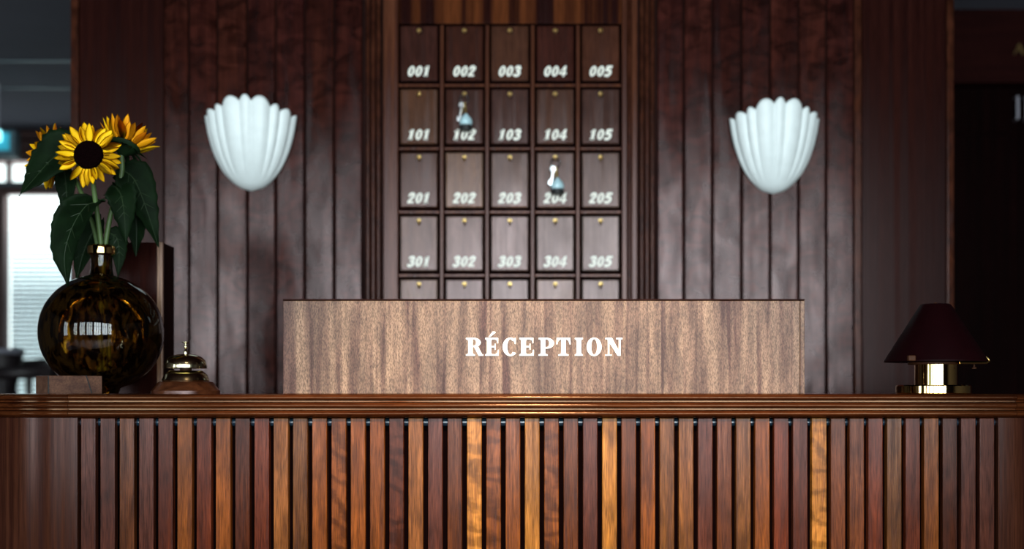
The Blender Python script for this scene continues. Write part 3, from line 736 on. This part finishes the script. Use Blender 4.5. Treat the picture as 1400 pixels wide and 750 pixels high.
def head(root_, c, n, rd, plen, cup, cupvar, count, skip=(), back=False, rings=2):
    R = basis(Vector(n))
    # seed disc
    bm = lathe([(0, rd*0.10), (rd*0.35, rd*0.13), (rd*0.7, rd*0.22), (rd*0.95, rd*0.16), (rd*1.05, 0.0), (rd*0.8, -rd*0.1), (0, -rd*0.1)], 0, 0, 36)
    me = mesh_of('seed_disc', bm, M['disc'], True); put(bpy.data.objects.new('seed_disc', me), root_, c, R)
    bm = lathe([(0, -rd*0.85), (rd*0.2, -rd*0.8), (rd*0.55, -rd*0.5), (rd*1.05, -rd*0.12), (rd*1.08, -rd*0.02), (0, -rd*0.05)], 0, 0, 28)
    me = mesh_of('calyx', bm, M['leaf'], True); put(bpy.data.objects.new('calyx', me), root_, c, R)
    for rg in range(rings):
        cnt = count
        for k in range(cnt):
            a = 2*PI*(k+0.5*rg)/cnt+random.uniform(-.10, .10)
            deg = math.degrees(a) % 360
            if any(s0 <= deg <= s1 for s0, s1 in skip): continue
            cu = math.radians(cup+random.uniform(-cupvar, cupvar)-9*rg)
            Rz = Matrix.Rotation(a-PI/2, 3, 'Z'); Rx = Matrix.Rotation(cu, 3, 'X')
            L = plen*random.uniform(0.86, 1.12)
            loc = Vector(c)+R @ (Rz @ Vector((0, rd*0.92, -0.001*rg-0.0005)))
            me = random.choice(PM[:3]) if not (back and random.random() < 0.6) else PM[3]
            put(bpy.data.objects.new('petal', me), root_, loc, R @ Rz @ Rx @ Matrix.Rotation(random.uniform(-.25, .25), 3, 'Y'), L)
    for k in range(13):      # sepals behind
        a = 2*PI*k/13+random.uniform(-.1, .1)
        Rz = Matrix.Rotation(a-PI/2, 3, 'Z'); Rx = Matrix.Rotation(math.radians(-18+random.uniform(-14, 10)), 3, 'X')
        loc = Vector(c)+R @ (Rz @ Vector((0, rd*0.75, -rd*0.2)))
        put(bpy.data.objects.new('sepal', SEP), root_, loc, R @ Rz @ Rx, plen*0.62)
SEP = petal_mesh(1.0, .42, -.6, 'sepal', M['leaf'])
def leaf(root_, pts, width, normal, fold=0.25, seed=0, asym=0.0):
    """pts: base .. tip in world; broad heart-shaped serrated blade with a raised midrib"""
    rnd = random.Random(seed); sp = spline(pts, 6); n = len(sp)-1
    nrm = Vector(normal).normalized(); bm = bmesh.new(); rows = []; nx = 4
    for i, p in enumerate(sp):
        t = i/n; d = (sp[min(i+1, n)]-sp[max(i-1, 0)]).normalized(); s = d.cross(nrm).normalized(); up = s.cross(d).normalized()
        w_ = width/2*min(1.0, (t/0.28)**0.55 if t > 0 else 0.12)*(1-max(0, (t-0.28)/0.72)**1.7)
        w_ = max(w_, width*0.012)*(1+rnd.uniform(-.05, .05)+(0.05 if i % 2 else -0.04))
        row = []
        for k in range(-nx, nx+1):
            u = k/nx; ww = w_*(1+asym*(1 if u > 0 else -1))
            back = -0.16*width*abs(u)**1.5*(1-t)
            row.append(bm.verts.new(p+s*ww*u+up*(fold*w_*abs(u)+0.05*width*math.sin(5*t+2.3*u+seed)*abs(u))+d*back))
        rows.append(row)
    for a, b_ in zip(rows, rows[1:]):
        for k in range(2*nx): bm.faces.new((a[k], a[k+1], b_[k+1], b_[k]))
    bmesh.ops.solidify(bm, geom=bm.faces[:], thickness=0.0007)
    lf = obj('leaf', bm, M['leaf'], root_, sp[0], smooth='all')
    bm = tube([p-nrm*0.0002 for p in sp], [0.0016*(1-0.75*i/n) for i in range(n+1)], 6)
    for t0 in (0.2, 0.36, 0.52, 0.66):
        i = int(t0*n); d = (sp[i+1]-sp[i]).normalized(); s = d.cross(nrm).normalized()
        for sg_ in (-1, 1):
            e = sp[i]+(s*sg_*0.32*width*(1-t0*0.6)+d*0.22*width)+nrm*fold*0.16*width
            tube([sp[i], (sp[i]+e)/2, e], [0.0009, 0.0007, 0.0004], 5, bm)
    obj('vein', bm, M['vein'], lf, sp[0])
    return lf
def stem(root_, pts, r0, r1):
    sp = spline(pts, 7); n = len(sp)-1
    obj('stem', tube(sp, [r0+(r1-r0)*i/n for i in range(n+1)], 10), M['stem'], root_, smooth=True)

# front flower facing the room
c1 = P(121, 211.5, 0.185)
f1 = thing('sunflower', P(143, 512, VY), 'large front sunflower facing the room with a round dark centre', 'flower', 'sunflowers in the vase')
head(f1, c1, (0.10, -1, 0.10), 0.0315, 0.0455, 8, 12, 16, skip=((212, 226), (244, 258)))
stem(f1, [P(144, 512, VY+0.01), P(143, 430, VY), P(139, 345, VY-0.006), P(132, 285, 0.25), P(126, 240, 0.222), c1+Vector((0, 0.02, -0.004))], 0.0062, 0.0055)
leaf(f1, [P(131, 276, 0.245), P(116, 283, 0.225), P(98, 312, 0.20), P(88, 350, 0.19), P(92, 391, 0.20)], 66*sv, (-.35, -.85, .35), 0.22, 3)
leaf(f1, [P(138, 300, 0.30), P(124, 322, 0.315), P(112, 352, 0.32), P(104, 386, 0.32)], 46*sv, (-.2, -.9, .2), 0.2, 5)
# right flower, tilted up and away
c2 = P(171, 199, 0.30)
f2 = thing('sunflower', P(135, 512, VY+0.012), 'orange tinged sunflower behind on the right, tilted away', 'flower', 'sunflowers in the vase')
head(f2, c2, (0.22, 0.32, 0.88), 0.034, 0.054, 46, 16, 19, back=True)
stem(f2, [P(136, 512, VY+0.012), P(138, 430, VY+0.006), P(143, 345, VY+0.006), P(152, 290, 0.295), P(166, 240, 0.295), c2-Vector((0.22, 0.32, 0.88))*0.025], 0.006, 0.0055)
leaf(f2, [P(158, 255, 0.29), P(166, 268, 0.27), P(170, 295, 0.26), P(172, 332, 0.265)], 44*sv, (.2, -.9, .2), 0.2, 7)
leaf(f2, [P(168, 232, 0.30), P(184, 246, 0.30), P(200, 285, 0.30), P(217, 338, 0.31)], 52*sv, (.25, -.9, .25), 0.22, 8)
leaf(f2, [P(150, 318, 0.30), P(160, 326, 0.305), P(163, 348, 0.305), P(161, 378, 0.30)], 30*sv, (.1, -.95, .2), 0.2, 9)
leaf(f2, [P(160, 250, 0.31), P(176, 262, 0.335), P(186, 300, 0.35), P(186, 350, 0.36)], 58*sv, (.1, -.95, .2), 0.2, 12)
# left flower seen from the side behind its leaf
c3 = P(72, 214, 0.36)
f3 = thing('sunflower', P(150, 512, VY+0.02), 'sunflower on the far left mostly hidden behind a dark leaf', 'flower', 'sunflowers in the vase')
head(f3, c3, (-0.88, 0.30, 0.20), 0.034, 0.048, 12, 14, 16, back=True)
stem(f3, [P(150, 512, VY+0.02), P(146, 430, VY+0.014), P(135, 345, VY+0.012), P(122, 290, 0.31), P(100, 240, 0.34), c3+Vector((0.02, -0.006, -0.004))], 0.0058, 0.005)
leaf(f3, [P(104, 200, 0.26), P(86, 206, 0.25), P(66, 222, 0.24), P(46, 245, 0.225), P(26, 268, 0.215)], 64*sv, (-.15, -.95, .15), 0.18, 11)
leaf(f3, [P(88, 232, 0.33), P(90, 250, 0.325), P(91, 275, 0.32), P(88, 306, 0.32)], 30*sv, (.1, -.9, .1), 0.25, 13)

# ------------------------------------------------------------------ wooden block and upright box
al = math.radians(40); c0 = Vector((P(66, 0, 0.03).x, 0.03, CT))
blk = thing('wooden_block', c0, 'small wooden block with a cut line lying in front of the vase', 'wooden block')
u_ = Vector((math.cos(al), math.sin(al), 0)); v_ = Vector((-math.sin(al), math.cos(al), 0))
bh = CAMZ+(HOR-513)*S(0.04)-CT
def obox(l0, l1, d0, d1, z0, z1, bev):
    bm = box(l0, l1, d0, d1, z0, z1, bev)
    bmesh.ops.rotate(bm, verts=bm.verts, cent=(0, 0, 0), matrix=Matrix.Rotation(al, 3, 'Z'))
    bmesh.ops.translate(bm, verts=bm.verts, vec=c0); return bm
obj('body', obox(0, 0.118, 0, 0.078, 0, bh, 0.0015), M['block'], blk)
bm = obox(-0.0012, 0.0012, -0.0012, 0.0, 0.001, bh-0.001, 0); obj('edge_binding', bm, M['chrome'], blk)
bm = bmesh.new()
a0 = [c0+u_*0.082-v_*0.0010+Vector((0, 0, bh)), c0+u_*0.094-v_*0.0010+Vector((0, 0, 0.002))]
tube(a0, 0.0012, 6, bm); tube([a0[0], c0+u_*0.082+v_*0.078+Vector((0, 0, bh+0.0005))], 0.0012, 6, bm)
obj('cord', bm, M['tassel'], blk)
ub_y = 0.45; xr = (222-700)*S(ub_y); xl = (160-700)*S(ub_y); uz = CAMZ+(HOR-331)*S(ub_y)
ub = thing('upright_box', ((xl+xr)/2, ub_y+0.05, CT), 'tall upright wooden box with a pale edge behind the vase', 'box')
obj('front_panel', box(xl, xr-7.5*S(ub_y), ub_y+0.003, ub_y+0.012, CT, uz, 0.001), M['veneer'], ub)
obj('pale_edge', box(xr-7.5*S(ub_y), xr, ub_y, ub_y+0.012, CT, uz+0.001, 0.002), M['boxwood'], ub)
obj('side_panel', box(xr-0.010, xr, ub_y+0.012, ub_y+0.107, CT, uz, 0.001), M['boxdark'], ub)
obj('side_panel', box(xl, xl+0.010, ub_y+0.012, ub_y+0.107, CT, uz, 0.001), M['boxdark'], ub)
obj('back_panel', box(xl+0.010, xr-0.010, ub_y+0.097, ub_y+0.107, CT, uz, 0.001), M['boxdark'], ub)

# ------------------------------------------------------------------ room seen past the left end of the partition
FY = 6.0; sf = S(FY)
def fx(px): return (px-700)*sf
def fz(py): return CAMZ+(HOR-py)*sf
wl = wall_with_holes('wall_far', 'x', FY+0.06, 0.12, -5.08, 1.4, [(fx(-120), fx(190), 0.9, fz(222))], M['beam'])
w1 = root('window_1', (fx(35), FY, 0.9), label='bright daylight window with lowered slatted blinds')
obj('pane', box(fx(-120), fx(190), FY+0.09, FY+0.10, 0.9, fz(222)), M['daylight'], w1)
obj('transom', box(fx(-120), fx(190), FY-0.01, FY+0.06, fz(266), fz(254), 0.006), M['frame'], w1)
obj('transom_ledge', box(fx(-120), fx(190), FY+0.0, FY+0.05, fz(253.5), fz(248), 0.004), M['acrylic'], w1)
obj('mullion', box(fx(7.5), fx(12), FY, FY+0.07, fz(248), fz(222), 0.004), M['frame'], w1)
obj('sill', box(fx(-120), fx(190), FY-0.04, FY+0.06, 0.88, 0.92, 0.006), M['frame'], w1)
obj('post', box(fx(-40), fx(8), FY-0.03, FY+0.07, 0.9, fz(266), 0.01), M['frame'], w1)
bm = bmesh.new()
for k in range(40):
    z = fz(318)-k*(fz(318)-0.95)/40; hh = 0.004+0.009*min(1, k/14)
    box(fx(10), fx(186), FY+0.064, FY+0.080, z-hh, z+hh, bm=bm)
tag(obj('blind_slats', bm, M['blind'], w1), kind='stuff')
bm_ = root('trim_1', (fx(45), FY-0.04, fz(222)), label='dark wooden beam over the bright window')
for p0, p1, dy in ((181, 192, 0.06), (193.5, 207, 0.04), (208, 222, 0.05)):
    obj('board', box(-4.95, 1.1, FY-dy, FY, fz(p1), fz(p0), 0.004), M['beam'], bm_)
o = obj('wall_divider', box(1.12, 1.26, WY+0.27, FY, 0, CEIL), M['dimwall'], origin=(1.2, 3, 0)); o['kind'] = 'structure'
# cyan glowing sign box hung near the ceiling
CY = 4.6; q0 = P(-34, 177, CY); q1 = P(20, 214.5, CY)
cb = thing('sign_box', ((q0.x+q1.x)/2, CY+0.05, q1.z), 'glowing cyan light box hanging under the ceiling by the window', 'light box')
obj('casing', box(q0.x, q1.x, CY, CY+0.09, q1.z, q0.z, 0.012, 3), M['acrylic'], cb)
obj('lit_panel', box(q0.x+0.03, q1.x-0.03, CY-0.004, CY+0.004, q1.z+0.04, q0.z-0.02, 0.003), M['cyan'], cb)
q = P(-2, 186, CY)
obj('added_glow_tube', lathe([(0, q.z-0.035), (0.022, q.z-0.03), (0.022, q.z+0.03), (0, q.z+0.035)], q.x, CY-0.016, 16), M['cyanglow'], cb, smooth=True)  # added tube, imitates the brighter glow at the left of the box
obj('hanger', tube([Vector(((q0.x+q1.x)/2, CY+0.045, q0.z-0.002)), Vector(((q0.x+q1.x)/2, CY+0.045, CEIL))], 0.008, 8), M['silver'], cb, smooth=True)
# high table and bar stools against the light
TY = 4.4
def tz(py): return CAMZ+(HOR-py)*S(TY)
tp = P(4, 0, TY)
tb = thing('bar_table', (tp.x, TY, 0), 'high round table with a grey top by the far window', 'table')
obj('table_top', lathe([(0, tz(484)), (27*S(TY), tz(483.5)), (29*S(TY), tz(480)), (27*S(TY), tz(477)), (0, tz(476))], tp.x, TY, 40), M['tabletop'], tb, smooth=True)
obj('pedestal', lathe([(0, 0), (0.24, 0), (0.24, 0.02), (0.05, 0.05), (0.05, 1.0), (0.11, tz(484.5)), (0, tz(484))], tp.x, TY, 28), M['furn'], tb, smooth=True)
def stool(px, Y, zt, label, rz):
    p = P(px, 0, Y)
    r = thing('bar_stool', (p.x, Y, 0), label, 'bar stool', 'bar stools by the window')
    c, s = math.cos(rz), math.sin(rz)
    T = lambda x, y, z: Vector((p.x+c*x-s*y, Y+s*x+c*y, z))
    bm = lathe([(0, 0.80), (0.17, 0.80), (0.19, 0.83), (0.17, 0.87), (0, 0.88)], p.x, Y, 24); obj('seat', bm, M['furn'], r, smooth=True)
    for a, b_ in ((-1, -1), (1, -1), (1, 1), (-1, 1)):
        obj('leg', tube([T(.20*a, .20*b_, 0), T(.13*a, .13*b_, 0.81)], 0.014, 8), M['furn'], r, smooth=True)
    ar = [T(0.21*math.cos(t_), 0.20*math.sin(t_), zt-0.02*abs(math.cos(t_))) for t_ in [PI*k/12 for k in range(13)]]
    obj('backrest', tube(ar, 0.034, 10), M['furn'], r, smooth=True)
    for k in (1, 4, 8, 11):
        obj('back_spindle', tube([T(0.16*math.cos(PI*k/12), 0.15*math.sin(PI*k/12), 0.86), ar[k]], 0.014, 8), M['furn'], r, smooth=True)
    obj('foot_ring', tube([T(.17*math.cos(2*PI*k/20), .17*math.sin(2*PI*k/20), 0.3) for k in range(21)], 0.010, 6, cap=False), M['furn'], r, smooth=True)
stool(64, 5.3, 1.30, 'dark bar stool with curved back between the vase and the far table', 0.5)
stool(22, 3.5, 1.22, 'dark bar stool with curved back in front of the far table', -0.5)

# ------------------------------------------------------------------ dark hall right of the partition
HY = 3.25; sh = S(HY)
def hx(px): return (px-700)*sh
def hz(py): return CAMZ+(HOR-py)*sh
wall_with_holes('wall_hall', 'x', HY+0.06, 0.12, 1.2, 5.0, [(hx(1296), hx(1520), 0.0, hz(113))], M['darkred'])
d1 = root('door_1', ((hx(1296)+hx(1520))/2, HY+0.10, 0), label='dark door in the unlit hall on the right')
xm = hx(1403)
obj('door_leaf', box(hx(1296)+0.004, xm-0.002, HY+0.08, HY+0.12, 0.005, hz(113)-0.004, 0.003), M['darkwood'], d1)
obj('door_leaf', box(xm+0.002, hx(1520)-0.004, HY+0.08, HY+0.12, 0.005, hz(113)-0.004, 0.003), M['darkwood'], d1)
obj('cross_rail', box(hx(1296)+0.02, xm-0.02, HY+0.074, HY+0.081, hz(180), hz(175), 0.002), M['darkwood'], d1)
for px in (1397, 1409):
    z0, z1 = hz(165), hz(123)
    obj('handle', tube([(hx(px), HY+0.079, z0+0.02), (hx(px), HY+0.045, z0+0.02), (hx(px), HY+0.045, z1-0.02), (hx(px), HY+0.079, z1-0.02)], 0.007, 8), M['silver'], d1)
bm = bmesh.new()
fA = lambda x, y: (hx(1386.5)+x*13*sh, hz(74)+y*13*sh)
stroke(bm, [(0.0, 0.0), (0.45, 1.0)], .08, .006, fA); stroke(bm, [(0.5, 1.0), (0.92, 0.0)], .2, .006, fA); stroke(bm, [(0.2, .34), (0.72, .34)], .07, .006, fA)
ca = Vector((hx(1392), HY, hz(74))); bmesh.ops.translate(bm, verts=bm.verts, vec=(0, HY, 0))
o = obj('brass_letter', bm, M['hook'], None, ca); tag(o, 'faint brass letter A on the dark wall over the hall door', 'letter')

# ------------------------------------------------------------------ ceiling downlights over the front of the counter
def downlight(x, y, power, label, blend=0.8, size=36, aim=None):
    t = thing('downlight', (x, y, CEIL), label, 'ceiling lamp', 'ceiling downlights')
    obj('bezel', lathe([(0.045, CEIL-0.001), (0.065, CEIL-0.001), (0.066, CEIL-0.008), (0.050, CEIL-0.010), (0.045, CEIL-0.004)], x, y, 28, closed=True), M['brass'], t, smooth=True)
    l = bpy.data.lights.new('downlight_lamp', 'SPOT'); l.energy = power; l.color = (1.0, 0.74, 0.46); l.spot_size = math.radians(size); l.spot_blend = blend; l.shadow_soft_size = 0.05
    o = bpy.data.objects.new('downlight_lamp', l); link(o, t, (x, y, CEIL-0.02))
    d = Vector(aim)-Vector((x, y, CEIL-0.02)); o.rotation_euler = d.to_track_quat('-Z', 'Y').to_euler()
downlight(0.10, -2.2, 620, 'round ceiling downlight aimed at the middle of the counter', aim=(0.08, 0, 0.70))
